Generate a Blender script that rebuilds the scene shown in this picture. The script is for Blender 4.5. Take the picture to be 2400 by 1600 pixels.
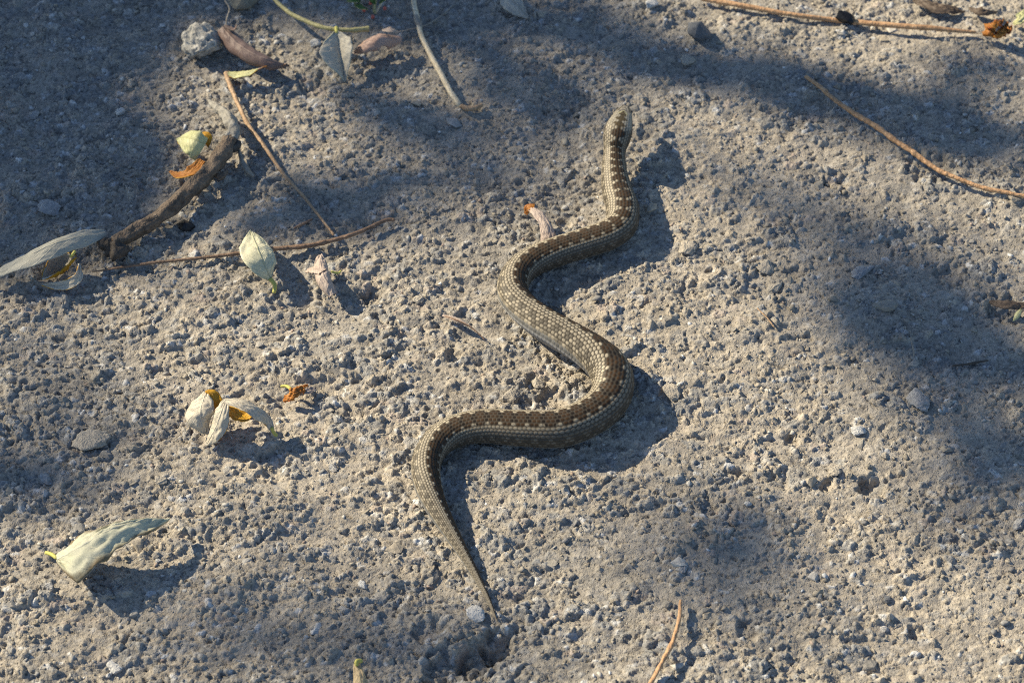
import bpy, bmesh, math, random
import numpy as np
from mathutils import Vector, Matrix, noise as mnoise

SC = bpy.context.scene
for o in list(bpy.data.objects):
    bpy.data.objects.remove(o)
COL = SC.collection
rng = np.random.default_rng(7)
random.seed(7)
R = math.radians

# ------------------------------------------------------------------ camera, sky, sun, exposure
PITCH, DIST, FPX = R(52), 1.10, 5077.0
CAM = np.array([0.0, -DIST*math.cos(PITCH), DIST*math.sin(PITCH)])
FW = np.array([0.0, math.cos(PITCH), -math.sin(PITCH)])
UPV = np.array([0.0, math.sin(PITCH), math.cos(PITCH)])
RT = np.array([1.0, 0.0, 0.0])
cd = bpy.data.cameras.new('camera'); cam = bpy.data.objects.new('camera', cd); COL.objects.link(cam)
cam.location = CAM; cam.rotation_euler = (math.pi/2 - PITCH, 0, 0)
cd.sensor_width = 36; cd.lens = 36*FPX/2400; cd.clip_start = 0.01; cd.clip_end = 500
cd.dof.use_dof = True; cd.dof.focus_distance = 1.07; cd.dof.aperture_fstop = 12
SC.camera = cam

SUN_EL = R(33)
SUN_AZ = np.array([-0.889, 0.457])            # horizontal direction towards the sun
SUNV = np.array([SUN_AZ[0]*math.cos(SUN_EL), SUN_AZ[1]*math.cos(SUN_EL), math.sin(SUN_EL)])
world = bpy.data.worlds.new('World'); SC.world = world; world.use_nodes = True
wn = world.node_tree.nodes; wl = world.node_tree.links
bg = wn['Background']; sky = wn.new('ShaderNodeTexSky'); sky.sky_type = 'NISHITA'
sky.sun_disc = False; sky.sun_elevation = SUN_EL
sky.sun_rotation = math.atan2(SUN_AZ[0], SUN_AZ[1])
sky.altitude = 100; sky.air_density = 1.0; sky.dust_density = 0.3; sky.ozone_density = 3.2
wl.new(sky.outputs[0], bg.inputs[0]); bg.inputs[1].default_value = 0.09
sd = bpy.data.lights.new('sun', 'SUN'); sun = bpy.data.objects.new('sun', sd); COL.objects.link(sun)
sd.energy = 5.0; sd.angle = R(0.53); sd.color = (1.0, 0.87, 0.64)
sun.rotation_euler = Vector(SUNV).to_track_quat('Z', 'Y').to_euler()
sun.location = (-3, 1.6, 3)
SC.view_settings.view_transform = 'Standard'; SC.view_settings.look = 'None'
SC.view_settings.gamma = 1; SC.view_settings.exposure = 0.80
SC.view_settings.use_curve_mapping = False
SC.render.engine = 'CYCLES'
SC.cycles.use_denoising = False; SC.cycles.filter_width = 1.0      # keep the grain of the pavement crisp

# ------------------------------------------------------------------ pixel <-> place
def at(px, py, z=0.0):
    d = FW + RT*(px-1200)/FPX + UPV*(800-py)/FPX
    t = (z - CAM[2])/d[2]
    return CAM + d*t
def mpp(p):
    return float(np.dot(np.asarray(p)-CAM, FW))/FPX
def to_px(P):
    P = np.asarray(P, float); v = P - CAM
    w = v @ FW
    return 1200 + (v @ RT)/w*FPX, 800 - (v @ UPV)/w*FPX

# ------------------------------------------------------------------ numpy noise
def _h(ix, iy, s):
    n = (ix.astype(np.int64)*374761393 + iy.astype(np.int64)*668265263 + s*1274126177) & 0xffffffff
    n = ((n ^ (n >> 13))*1274126177) & 0xffffffff
    n = ((n ^ (n >> 16))*2246822519) & 0xffffffff
    n = n ^ (n >> 15)
    return (n & 0xffffff).astype(np.float32)/np.float32(0xffffff)
def vnoise(x, y, s=0):
    x = x + 1000; y = y + 1000
    ix = np.floor(x); iy = np.floor(y)
    fx = (x-ix).astype(np.float32); fy = (y-iy).astype(np.float32)
    ix = ix.astype(np.int64); iy = iy.astype(np.int64)
    ux = fx*fx*fx*(fx*(fx*6-15)+10); uy = fy*fy*fy*(fy*(fy*6-15)+10)
    def g(i, j, dx, dy):
        a = _h(i, j, s)*np.float32(2*math.pi)
        return np.cos(a)*dx + np.sin(a)*dy
    n00 = g(ix, iy, fx, fy); n10 = g(ix+1, iy, fx-1, fy)
    n01 = g(ix, iy+1, fx, fy-1); n11 = g(ix+1, iy+1, fx-1, fy-1)
    return ((n00*(1-ux)+n10*ux)*(1-uy) + (n01*(1-ux)+n11*ux)*uy)*1.5
def fbm(x, y, s=0, o=3):
    r = 0; a = 1.0; t = 0
    for k in range(o):
        r = r + a*vnoise(x*2**k, y*2**k, s+k*17); t += a; a *= .5
    return r/t
def worley(x, y, s=0, jit=.95):
    x = x + 1000; y = y + 1000
    ix = np.floor(x).astype(np.int64); iy = np.floor(y).astype(np.int64)
    f1 = np.full(x.shape, 9.0, np.float32); f2 = f1.copy()
    r1 = np.zeros(x.shape, np.float32); r2 = r1.copy()
    for dx in (-1, 0, 1):
        for dy in (-1, 0, 1):
            cx = ix+dx; cy = iy+dy
            d = np.hypot(cx + .5 + jit*(_h(cx, cy, s)-.5) - x, cy + .5 + jit*(_h(cx, cy, s+1)-.5) - y).astype(np.float32)
            near = d < f1
            f2 = np.where(near, f1, np.minimum(f2, d))
            r1 = np.where(near, _h(cx, cy, s+2), r1); r2 = np.where(near, _h(cx, cy, s+3), r2)
            f1 = np.where(near, d, f1)
    return f1, f2, r1, r2
def sst(a, b, x):
    t = np.clip((x-a)/(b-a), 0, 1); return t*t*(3-2*t)

# ------------------------------------------------------------------ object helpers
def link(o, parent=None):
    COL.objects.link(o)
    if parent is not None: o.parent = parent
    return o
def tag(o, label=None, cat=None, group=None, kind=None):
    if label: o['label'] = label
    if cat: o['category'] = cat
    if group: o['group'] = group
    if kind: o['kind'] = kind
    return o
def empty(name, loc):
    o = bpy.data.objects.new(name, None); o.location = loc; o.empty_display_size = .01
    return link(o)
def child_mesh(name, me, parent):
    o = bpy.data.objects.new(name, me); link(o)
    if parent is not None:
        o.parent = parent
        if parent.type == 'EMPTY': o.location = [-c for c in parent.location]
    return o
def grid_mesh(name, V, nu, nv, closed_v=False, mats=(), attrs=None, smooth=True, fmat=None):
    """V: (nu*nv,3) row major."""
    me = bpy.data.meshes.new(name)
    i = np.arange(nu-1)[:, None]; nvv = nv if closed_v else nv-1
    j = np.arange(nvv)[None, :]; j2 = (j+1) % nv
    q = np.stack([i*nv+j+0*i, i*nv+j2, (i+1)*nv+j2, (i+1)*nv+j], -1).reshape(-1, 4)
    me.vertices.add(len(V)); me.vertices.foreach_set('co', np.ascontiguousarray(V, np.float32).ravel())
    me.loops.add(q.size); me.loops.foreach_set('vertex_index', q.astype(np.int32).ravel())
    me.polygons.add(len(q)); me.polygons.foreach_set('loop_start', np.arange(0, q.size, 4, dtype=np.int32))
    if smooth: me.polygons.foreach_set('use_smooth', np.ones(len(q), bool))
    for m in mats: me.materials.append(m)
    if fmat is not None: me.polygons.foreach_set('material_index', fmat.astype(np.int32))
    if attrs:
        for k, (typ, arr) in attrs.items():
            a = me.attributes.new(k, typ, 'POINT')
            a.data.foreach_set('color' if typ == 'FLOAT_COLOR' else 'value', np.ascontiguousarray(arr, np.float32).ravel())
    me.update(); me.validate()
    return me
def tri_mesh(name, V, F, mat, col=None, smooth=False):
    me = bpy.data.meshes.new(name)
    me.vertices.add(len(V)); me.vertices.foreach_set('co', np.ascontiguousarray(V, np.float32).ravel())
    me.loops.add(F.size); me.loops.foreach_set('vertex_index', F.astype(np.int32).ravel())
    n = F.shape[1]
    me.polygons.add(len(F)); me.polygons.foreach_set('loop_start', np.arange(0, F.size, n, dtype=np.int32))
    if smooth: me.polygons.foreach_set('use_smooth', np.ones(len(F), bool))
    me.materials.append(mat)
    if col is not None:
        a = me.attributes.new('Col', 'FLOAT_COLOR', 'POINT'); a.data.foreach_set('color', np.ascontiguousarray(col, np.float32).ravel())
    me.update(); me.validate()
    return me

# ------------------------------------------------------------------ materials
class NT:
    def __init__(s, name):
        s.m = bpy.data.materials.new(name); s.m.use_nodes = True
        s.n = s.m.node_tree.nodes; s.l = s.m.node_tree.links
        s.p = s.n['Principled BSDF']; s.out = s.n['Material Output']
    def node(s, t, **k):
        n = s.n.new(t)
        for a, b in k.items(): setattr(n, a, b)
        return n
    def link(s, a, b): s.l.new(a, b)
    def set(s, n, i, v):
        if isinstance(v, bpy.types.NodeSocket): s.l.new(v, n.inputs[i])
        else: n.inputs[i].default_value = v
    def math(s, op, a, b=0.0, clamp=False):
        n = s.node('ShaderNodeMath', operation=op, use_clamp=clamp); s.set(n, 0, a); s.set(n, 1, b); return n.outputs[0]
    def noise(s, scale, detail=3, rough=.6, vec=None):
        n = s.node('ShaderNodeTexNoise'); s.set(n, 'Scale', scale); s.set(n, 'Detail', detail); s.set(n, 'Roughness', rough)
        if vec is None: vec = s.obj()
        s.link(vec, n.inputs['Vector']); return n.outputs['Fac']
    def obj(s):
        if not hasattr(s, '_tc'): s._tc = s.node('ShaderNodeTexCoord')
        return s._tc.outputs['Object']
    def ramp(s, fac, stops):
        n = s.node('ShaderNodeValToRGB'); s.link(fac, n.inputs[0]); e = n.color_ramp.elements
        while len(e) < len(stops): e.new(.5)
        for k, (p, c) in enumerate(stops):
            e[k].position = p; e[k].color = (c[0], c[1], c[2], 1) if not isinstance(c, (int, float)) else (c, c, c, 1)
        return n.outputs[0]
    def mix(s, fac, a, b, mode='MIX'):
        n = s.node('ShaderNodeMix', data_type='RGBA', blend_type=mode)
        s.set(n, 0, fac)
        for k, v in ((6, a), (7, b)):
            s.set(n, k, v if isinstance(v, bpy.types.NodeSocket) else (v[0], v[1], v[2], 1))
        return n.outputs[2]
    def bump(s, h, dist, strength=1.0):
        n = s.node('ShaderNodeBump'); s.set(n, 'Strength', strength); s.set(n, 'Distance', dist); s.link(h, n.inputs['Height'])
        s.link(n.outputs[0], s.p.inputs['Normal']); return n
    def base(s, c, rough=.8, spec=.3):
        s.set(s.p, 'Base Color', c if isinstance(c, bpy.types.NodeSocket) else (*c, 1))
        s.set(s.p, 'Roughness', rough); s.set(s.p, 'Specular IOR Level', spec)
    def attr(s, name):
        n = s.node('ShaderNodeAttribute', attribute_name=name); return n

def mat_ground():
    t = NT('weathered_pavement')
    c = t.attr('Col').outputs['Color']
    n1 = t.noise(900, 4, .65); n2 = t.noise(2200, 2, .6); n4 = t.noise(620, 3, .6); n3 = t.noise(55, 4, .6)
    c = t.mix(1.0, c, t.ramp(n1, [(.25, .84), (.75, 1.14)]), 'MULTIPLY')
    c = t.mix(1.0, c, t.ramp(n3, [(.3, .88), (.7, 1.1)]), 'MULTIPLY')
    spk = t.ramp(t.noise(1500, 1, .4), [(.70, 0.0), (.76, 1.0)])
    c = t.mix(t.math('MULTIPLY', spk, .5), c, (.52, .52, .53))
    t.base(c, .86, .25)
    h = t.math('ADD', t.math('MULTIPLY', t.ramp(n4, [(.30, 0.0), (.46, 1.0)]), .9), t.math('ADD', n1, t.math('MULTIPLY', n2, .4)))
    t.bump(h, .0007, 1.0)
    return t.m
def mat_vcol(name, rough=.8, spec=.3, scale=1500, amp=.0002, lo=.75, hi=1.25):
    t = NT(name); c = t.attr('Col').outputs['Color']; n = t.noise(scale, 3, .6)
    t.base(t.mix(1.0, c, t.ramp(n, [(.3, lo), (.7, hi)]), 'MULTIPLY'), rough, spec)
    t.bump(n, amp, .8); return t.m
def mat_stone(name, stops, scale=700, rnd=0.0, rough=.8, bump=.0006, speck=None, dust=0.0):
    t = NT(name); n = t.noise(scale, 4, .65)
    c = t.ramp(n, stops)
    if rnd:
        oi = t.node('ShaderNodeObjectInfo')
        c = t.mix(1.0, c, t.ramp(oi.outputs['Random'], [(0, (.72, .74, .78)), (.35, (.92, .90, .86)), (.7, (1.12, 1.04, .92)), (.93, (1.05, 1.1, 1.2)), (1, (1.75, 1.75, 1.75))]), 'MULTIPLY')
    if speck:
        c = t.mix(t.ramp(t.noise(scale*1.7, 2, .5), [(.60, 0.0), (.66, 1.0)]), c, speck)
    n2 = t.noise(scale*2.5, 3, .6)
    if dust:
        geo = t.node('ShaderNodeNewGeometry'); sp = t.node('ShaderNodeSeparateXYZ'); t.link(geo.outputs['Position'], sp.inputs[0])
        nd = t.noise(330, 4, .7); c = t.mix(t.math('MULTIPLY', t.ramp(nd, [(.40, 0.0), (.58, 1.0)]), dust), c, (.385, .340, .275))
        c = t.mix(1.0, c, t.ramp(n2, [(.3, .78), (.7, 1.2)]), 'MULTIPLY')
    t.base(c, rough, .3); t.bump(t.math('ADD', n, t.math('MULTIPLY', n2, .6)), bump, .9)
    return t.m
def mat_leaf(name, a, b, spot=None, vein=None, rough=.55, trans=.25, sc=120, spot_at=.66, edge=None, spec=.35):
    t = NT(name)
    n = t.noise(sc, 4, .6); c = t.mix(t.ramp(n, [(.32, 0.0), (.68, 1.0)]), a, b)
    uv = t.node('ShaderNodeUVMap'); uv.uv_map = 'UVMap'
    sp = t.node('ShaderNodeSeparateXYZ'); t.link(uv.outputs[0], sp.inputs[0])
    u, v = sp.outputs[0], sp.outputs[1]
    av = t.math('ABSOLUTE', v)
    ph = t.math('SUBTRACT', t.math('MULTIPLY', u, 9.0), t.math('MULTIPLY', av, 2.2))
    ph = t.math('ADD', ph, t.math('MULTIPLY', n, .5))
    sv = t.math('ABSOLUTE', t.math('SUBTRACT', t.math('FRACT', ph), .5))
    side = t.ramp(sv, [(0.0, 1.0), (.10, 0.0)])
    mid = t.ramp(av, [(.025, 1.0), (.07, 0.0)])
    vm = t.math('MAXIMUM', t.math('MULTIPLY', side, .45), mid)
    if vein: c = t.mix(t.math('MULTIPLY', vm, .8), c, vein)
    if edge:
        e = t.math('ADD', av, t.math('MULTIPLY', t.math('SUBTRACT', n, .5), .7))
        c = t.mix(t.ramp(e, [(.72, 0.0), (.98, 1.0)]), c, edge)
    if spot:
        c = t.mix(t.ramp(t.noise(sc*5, 3, .6), [(spot_at, 0.0), (spot_at+.06, 1.0)]), c, spot)
    n2 = t.noise(1400, 3, .6)
    c = t.mix(1.0, c, t.ramp(n2, [(.3, .86), (.7, 1.12)]), 'MULTIPLY')
    t.base(c, rough, spec)
    t.bump(t.math('ADD', t.math('MULTIPLY', vm, .6), t.math('ADD', t.math('MULTIPLY', n2, .35), n)), .0007, .7)
    if trans:
        tr = t.node('ShaderNodeBsdfTranslucent'); t.link(c, tr.inputs[0])
        mx = t.node('ShaderNodeMixShader'); mx.inputs[0].default_value = trans
        t.link(t.p.outputs[0], mx.inputs[1]); t.link(tr.outputs[0], mx.inputs[2]); t.link(mx.outputs[0], t.out.inputs[0])
    return t.m
def mat_stem(name, a, b, rough=.6, sc=500, bump=.0003, stretch=None):
    t = NT(name); n = t.noise(sc, 4, .65)
    c = t.mix(t.ramp(n, [(.3, 0.0), (.7, 1.0)]), a, b)
    n2 = t.noise(sc*3, 2, .6)
    t.base(t.mix(1.0, c, t.ramp(n2, [(.3, .8), (.7, 1.15)]), 'MULTIPLY'), rough, .3)
    t.bump(t.math('ADD', n, n2), bump, .9); return t.m

# ------------------------------------------------------------------ the pavement
def axis(lo, hi, step, far):
    c = list(np.arange(lo, hi+step/2, step))
    st = step; x = c[-1]; up = []
    while x < far: st *= 1.3; x += st; up.append(x)
    st = step; x = c[0]; dn = []
    while x > -far: st *= 1.3; x -= st; dn.append(x)
    return np.array(dn[::-1] + c + up)
GX = axis(-.352, .352, .00066, 80); GY = axis(-.222, .292, .00069, 80)
PITS = [(2045,1135,34,5.5),(1858,1022,22,3.5),(1255,885,26,3),(1290,925,34,4),(1050,1562,62,6),(1120,1545,55,6),(1165,1510,42,6),(1230,940,22,3),
        (1865,640,30,2.5),(1620,680,34,3),(2180,390,55,3.5),(1960,420,30,3),(2230,640,40,2.5),(2350,715,50,3),(690,700,60,2.5),(870,690,26,3),(895,740,20,3),
        (1755,1470,34,3),(2150,1480,26,3),(1940,1130,20,2.5),(1320,520,18,3),(1340,270,26,3),(830,970,34,3),(900,900,30,2.5),(1060,830,24,3),(560,930,24,2),
        (375,870,30,2),(80,690,40,2.5),(1010,1480,40,3),(640,1080,50,2.5),(1720,1110,24,2.5),(1905,250,50,2.5),(1665,1190,26,2.5)]
BUMPS = [(1085,1475,75,4.5),(1300,1170,170,3.0),(900,860,150,1.6),(1900,1300,220,1.5),(600,1200,200,1.5),(1750,800,200,1.5)]
def ground_fields(X, Y):
    X = X.astype(np.float64); Y = Y.astype(np.float64)
    fade = np.clip(1-np.maximum(np.abs(X)-.42, 0)/.3, 0, 1)*np.clip(1-np.maximum(np.abs(Y-.03)-.33, 0)/.3, 0, 1)
    wx = fbm(X/.012, Y/.012, 91, 3)*.0042; wy = fbm(X/.012, Y/.012, 95, 3)*.0036
    wx2 = vnoise(X/.0035, Y/.0035, 191)*.0011; wy2 = vnoise(X/.0035, Y/.0035, 195)*.0011
    low = fbm(X/.11, Y/.11, 3, 2)*.0030*fade
    for px, py, rp, d in BUMPS:
        p = at(px, py); rr = rp*mpp(p); low = low + d*.001*np.exp(-(((X-p[0])/rr)**2 + ((Y-p[1])/rr)**2))
    mid = fbm(X/.034, Y/.022, 13, 3)*.0030
    # gravelly on the left and far side, dusty and closed on the right
    rough = sst(-.45, .55, fbm(X/.08, Y/.06, 41, 3) - 1.1*X + .3*np.abs(Y-.02))
    l = worley((X+2.2*wx)/.030, (Y+2.2*wy)/.017, 121)
    ledge = (l[2] > .5)*(l[2]-.5)*2                               # worn layers that end in small steps
    a = worley((X+wx)/.0150, (Y+wy)/.0115, 21)
    big = sst(.03, .20, a[1]-a[0])*(a[2] > .72)*(.35+.65*a[3])
    b = worley((X+wx+wx2)/.0074, (Y+wy+wy2)/.0050, 31)
    med = sst(.03, .20, b[1]-b[0])*np.maximum(b[2]-.45, 0)/.55
    c = worley((X+wx2)/.0036, (Y+wy2)/.0025, 51)
    sml = sst(.03, .25, c[1]-c[0])*np.maximum(c[2]-.25, 0)/.75
    e = worley((X+wx2)/.0019, (Y+wy2)/.0015, 71)
    tiny = sst(.0, .4, e[1]-e[0])*e[2]
    p1 = fbm((X+wx)/.0120, (Y+wy)/.0070, 61, 3); p2 = fbm((X+wx2)/.0056, (Y+wy2)/.0032, 65, 2)
    pit = .0021*sst(.40, .50, p1)*(.5+.6*rough) + .0013*sst(.44, .56, p2)
    lumps = big*.0018 + med*.0018 + sml*.00105 + tiny*.0004
    level = .00115 - .0009*rough + .0006*fbm(X/.024, Y/.015, 83, 2)                # dust has settled up to here
    dk = lumps-level; filled = level + .5*(dk+np.sqrt(dk*dk+.8e-7))
    h = mid + fade*(filled - .0007 - pit + ledge*.0011*(.5+.7*rough) + .6*tiny*.0004 + .4*sml*.0010) + fbm(X/.0085, Y/.0055, 77, 3)*.0011*fade
    for px, py, rp, d in PITS:
        p = at(px, py); rr = rp*mpp(p)
        k = np.hypot((X-p[0])/rr, (Y-p[1])/(rr*.9)) + .45*vnoise(X/.004, Y/.004, 111)
        h = h - d*.001*sst(1.15, .6, k)
    h = h - .0018
    # colour: dust, mortar, and the aggregate that shows through
    dust = np.array([.420, .370, .298]); mort = np.array([.330, .300, .254])
    cool = np.array([.275, .278, .275]); dark = np.array([.185, .182, .175]); pale = np.array([.47, .455, .42])
    rosy = np.array([.40, .335, .29])
    big_n = sst(-.5, .45, fbm(X/.17+.3, Y/.17, 203, 3) + .9*(X*.6 - Y*.5))
    col = mort[None]*(1-big_n[:, None]) + dust[None]*big_n[:, None]
    def put(mask, c_):
        nonlocal col
        col = col*(1-mask[:, None]) + c_[None]*mask[:, None]
    put((b[3] < .26)*.65*sst(.0, .2, b[1]-b[0]), cool); put((b[3] > .93)*.55*sst(.05, .25, b[1]-b[0]), pale)
    put(((b[3] > .26) & (b[3] < .32))*.6*sst(.0, .2, b[1]-b[0]), dark)
    put(((b[3] > .85) & (b[3] < .9))*.6*sst(.0, .2, b[1]-b[0]), rosy)
    put(((a[3] > .88) & (a[2] > .55))*.55*sst(.02, .15, a[1]-a[0]), cool)
    put((c[3] < .18)*.55, cool); put((c[3] > .965)*.75, np.array([.56, .56, .55])); put(((c[3] > .18) & (c[3] < .24))*.55, dark)
    put((e[3] > .985)*.8, np.array([.62, .62, .6]))
    cover_d = sst(.0006, -.0004, dk)[:, None]; dd = mort*(1-big_n[:, None])+dust*big_n[:, None]
    col = col*(1-.75*cover_d) + dd*1.03*.75*cover_d
    col = col*(.9+.2*c[2])[:, None]*(.9+.2*b[2])[:, None]
    return low, h, col
XX, YY = np.meshgrid(GX, GY, indexing='ij')
glow, ghi, gcol = ground_fields(XX.ravel(), YY.ravel())
GZ = (glow+ghi).reshape(XX.shape); GLOW = glow.reshape(XX.shape)
def samp(F, x, y):
    x = np.atleast_1d(np.asarray(x, float)); y = np.atleast_1d(np.asarray(y, float))
    i = np.clip(np.searchsorted(GX, x)-1, 0, len(GX)-2); j = np.clip(np.searchsorted(GY, y)-1, 0, len(GY)-2)
    fx = (x-GX[i])/(GX[i+1]-GX[i]); fy = (y-GY[j])/(GY[j+1]-GY[j])
    return (F[i, j]*(1-fx)+F[i+1, j]*fx)*(1-fy) + (F[i, j+1]*(1-fx)+F[i+1, j+1]*fx)*fy
def gz(x, y): return float(samp(GZ, x, y)[0])
V = np.stack([XX.ravel(), YY.ravel(), GZ.ravel()], -1)
gm = grid_mesh('pavement', V, len(GX), len(GY), mats=[mat_ground()],
               attrs={'Col': ('FLOAT_COLOR', np.concatenate([gcol, np.ones((len(gcol), 1))], 1))}, smooth=False)
ground = bpy.data.objects.new('pavement', gm); link(ground)
tag(ground, 'weathered dusty grey pavement with exposed aggregate and pits', None, None, 'structure')

# ------------------------------------------------------------------ curves and tubes
def catmull(P, n):
    P = np.asarray(P, float)
    if len(P) == 2: P = np.array([P[0], (P[0]+P[1])/2, P[1]])
    Q = np.vstack([2*P[0]-P[1], P, 2*P[-1]-P[-2]])
    seg = np.linalg.norm(np.diff(P[:, :3], axis=0), axis=1); cum = np.r_[0, np.cumsum(seg)]
    s = np.linspace(0, cum[-1], n); k = np.clip(np.searchsorted(cum, s, 'right')-1, 0, len(P)-2)
    t = ((s-cum[k])/np.maximum(seg[k], 1e-9))[:, None]
    p0, p1, p2, p3 = Q[k], Q[k+1], Q[k+2], Q[k+3]
    return .5*((2*p1)+(-p0+p2)*t+(2*p0-5*p1+4*p2-p3)*t*t+(-p0+3*p1-3*p2+p3)*t**3)
def frames(C):
    T = np.gradient(C, axis=0); T /= np.linalg.norm(T, axis=1)[:, None]+1e-12
    S = np.cross(T, [0, 0, 1.0]); S /= np.linalg.norm(S, axis=1)[:, None]+1e-12
    return T, S, np.cross(S, T)
def px_path(pts, lift=True):
    """(px,py,height mm above the local ground) -> world"""
    out = []
    for px, py, h in pts:
        p = at(px, py, h*.001)
        for _ in range(3):
            zz = h*.001 + (float(samp(GLOW, p[0], p[1])[0]) if lift else 0)
            p = at(px, py, zz)
        out.append(p)
    return np.array(out)
def tube(name, C, rad, mat, nv=10, lump=.12, seed=0, cap=True, ls=.006):
    n = len(C); T, S, N = frames(C)
    th = np.linspace(0, 2*np.pi, nv, endpoint=False)
    rad = np.asarray(rad, float)
    rr = rad[:, None]*np.ones(nv)[None]
    arc = np.r_[0, np.cumsum(np.linalg.norm(np.diff(C, axis=0), axis=1))]
    rr = rr*(1+lump*vnoise(arc[:, None]/ls+0*th[None]+seed*7.3, np.cos(th)[None]*1.5+np.sin(th)[None]*.9+0*arc[:, None]+seed*3.1, 5))
    if cap: rr[0] *= .05; rr[-1] *= .05
    V = C[:, None]+rr[..., None]*(np.cos(th)[None, :, None]*S[:, None]+np.sin(th)[None, :, None]*N[:, None])
    return grid_mesh(name, V.reshape(-1, 3), n, nv, True, [mat])
def interp(u, kv):
    if not isinstance(kv, (list, tuple)): return np.full_like(u, float(kv))
    kv = np.asarray(kv, float)
    if kv.ndim == 1: return np.interp(u, np.linspace(0, 1, len(kv)), kv)
    return np.interp(u, kv[:, 0], kv[:, 1])

def leaf_blade(name, mid, wl, wr, kl, kr, roll, mats, parent, wav=.6, seed=0, n=36, m=10, rag=.06, thick=.00022, fold=(0, 0)):
    C = catmull(px_path(mid), n); T, S, N = frames(C)
    u = np.linspace(0, 1, n); sc = mpp(C.mean(0))
    rl = np.radians(interp(u, roll))[:, None]
    S2 = S*np.cos(rl)+N*np.sin(rl); N2 = N*np.cos(rl)-S*np.sin(rl)
    Wl = interp(u, wl)*sc; Wr = interp(u, wr)*sc
    Wl *= 1+rag*vnoise(u*9+seed, u*0+seed*1.7, 3); Wr *= 1+rag*vnoise(u*9+seed+40, u*0+seed*2.7, 4)
    Kl = np.radians(interp(u, kl)); Kr = np.radians(interp(u, kr))
    vs = np.linspace(-1, 1, 2*m+1)
    P = np.zeros((n, 2*m+1, 3))
    for j, v in enumerate(vs):
        if v < 0: w, k, sg = Wl, Kl, -1
        else: w, k, sg = Wr, Kr, 1
        a = abs(v); ang = k*a
        ks = np.where(np.abs(k) < 1e-3, 1e-3, k)
        lat = w*np.sin(ks*a)/ks; nor = w*(1-np.cos(ks*a))/ks
        wv = wav*.001*vnoise(u*5+seed*3.3, np.full_like(u, v*2.0)+seed, 9)*(.3+a)
        fa = np.radians(interp(u, fold[0] if v < 0 else fold[1])); cf, sf = np.cos(fa), np.sin(fa)
        wrk = wav*.0007*vnoise(u*13+seed*1.3, np.full_like(u, v*4.0)+seed*2, 29)
        P[:, j] = C + S2*(sg*(lat*cf-nor*sf))[:, None] + N2*(lat*sf+nor*cf+wv+wrk)[:, None]
    # keep it out of the ground
    fl = samp(GLOW, P[..., 0].ravel(), P[..., 1].ravel()).reshape(n, -1)+.0002
    P[..., 2] = np.maximum(P[..., 2], fl)
    dn = np.cross(np.gradient(P, axis=0), np.gradient(P, axis=1)); dn /= np.linalg.norm(dn, axis=2)[..., None]+1e-12
    sgn = np.sign((dn*N2[:, None]).sum(2).mean()); dn = dn*sgn
    top = P+dn*thick; bot = P-dn*thick
    nv = 2*m+1
    ring = np.concatenate([top, bot[:, ::-1]], 1)          # closed strip around the blade
    nr = ring.shape[1]
    fm = np.tile(np.array([0]*(nv-1)+[1]*(nr-nv+1)), n-1)
    me = grid_mesh(name, ring.reshape(-1, 3), n, nr, True, mats, fmat=fm)
    uvv = np.concatenate([vs, vs[::-1]]); UV = np.stack([np.repeat(u, nr), np.tile(uvv, n)], -1)
    lay = me.uv_layers.new(name='UVMap'); li = np.zeros(len(me.loops), np.int32); me.loops.foreach_get('vertex_index', li)
    lay.data.foreach_set('uv', UV[li].astype(np.float32).ravel())
    return child_mesh(name, me, parent)
def stalk(mid, r0, r1, mat, parent, name='stalk', n=18):
    C = catmull(px_path(mid), n); sc = mpp(C.mean(0))
    return child_mesh(name, tube(name, C, np.linspace(r0, r1, n)*sc, mat, 8, .08), parent)
def thing(name, label, cat, px, py, group=None, z=0):
    p = at(px, py, 0); e = empty(name, (p[0], p[1], float(samp(GLOW, p[0], p[1])[0])))
    return tag(e, label, cat, group)
def stick(name, label, cat, mid, rad, mat, group=None, n=90, lump=.12, nv=12, seed=1, ls=.006):
    C = catmull(px_path(mid), n); sc = mpp(C.mean(0))
    n = n*2; C = catmull(px_path(mid), n); C = C + .0005*np.stack([vnoise(np.linspace(0, n/34, n), np.full(n, seed*3.7+k), 55+k) for k in range(3)], -1)
    rr_ = interp(np.linspace(0, 1, n), rad)*sc*.84*(1+.22*np.maximum(vnoise(np.linspace(0, n/7, n), np.full(n, seed*1.9), 57), 0))
    me = tube(name, C, rr_, mat, nv, lump+.08, seed, True, ls)
    o = bpy.data.objects.new(name, me); link(o)
    return tag(o, label, cat, group)

# ------------------------------------------------------------------ the snake
SN = [  # px, py, half width px, lift mm, roll deg
 (1466,250,9,14,-4),(1463,263,18,13.6,-4),(1457,281,25.5,13,-5),(1450,303,32.5,11.6,-6),(1445,328,31,9.8,-8),(1441,353,25.5,8,-9),(1439,383,27.5,5.8,-12),(1441,416,32,3.6,-12),(1448,453,36,1.8,-9),
 (1459,487,38,1,-4),(1456,525,38,.3,0),(1424,551,37,0,2),(1365,571,36,0,2),(1302,591,36,0,0),(1246,614,36,0,-10),(1212,643,36,0,-25),
 (1202,680,38,0,-38),(1219,717,41,0,-52),(1262,755,45,0,-60),(1320,790,47.5,0,-60),(1380,824,48.5,0,-46),(1423,858,49,0,-22),
 (1437,898,49,0,-4),(1424,940,48,0,2),(1382,976,47,0,3),(1312,1003,46,0,3),(1222,1003,43.5,0,2),(1140,998,41,0,0),(1076,1007,38.5,0,-6),
 (1030,1032,36.5,0,-18),(1004,1068,35,0,-32),(998,1108,34.5,0,-38),(1008,1155,32,0,-48),(1030,1203,26.5,0,-52),(1062,1257,19.5,0,-52),
 (1092,1307,14,0,-50),(1120,1357,9.5,.4,-48),(1146,1408,6,1.2,-46),(1165,1455,1.6,2.5,-45)]
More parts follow.
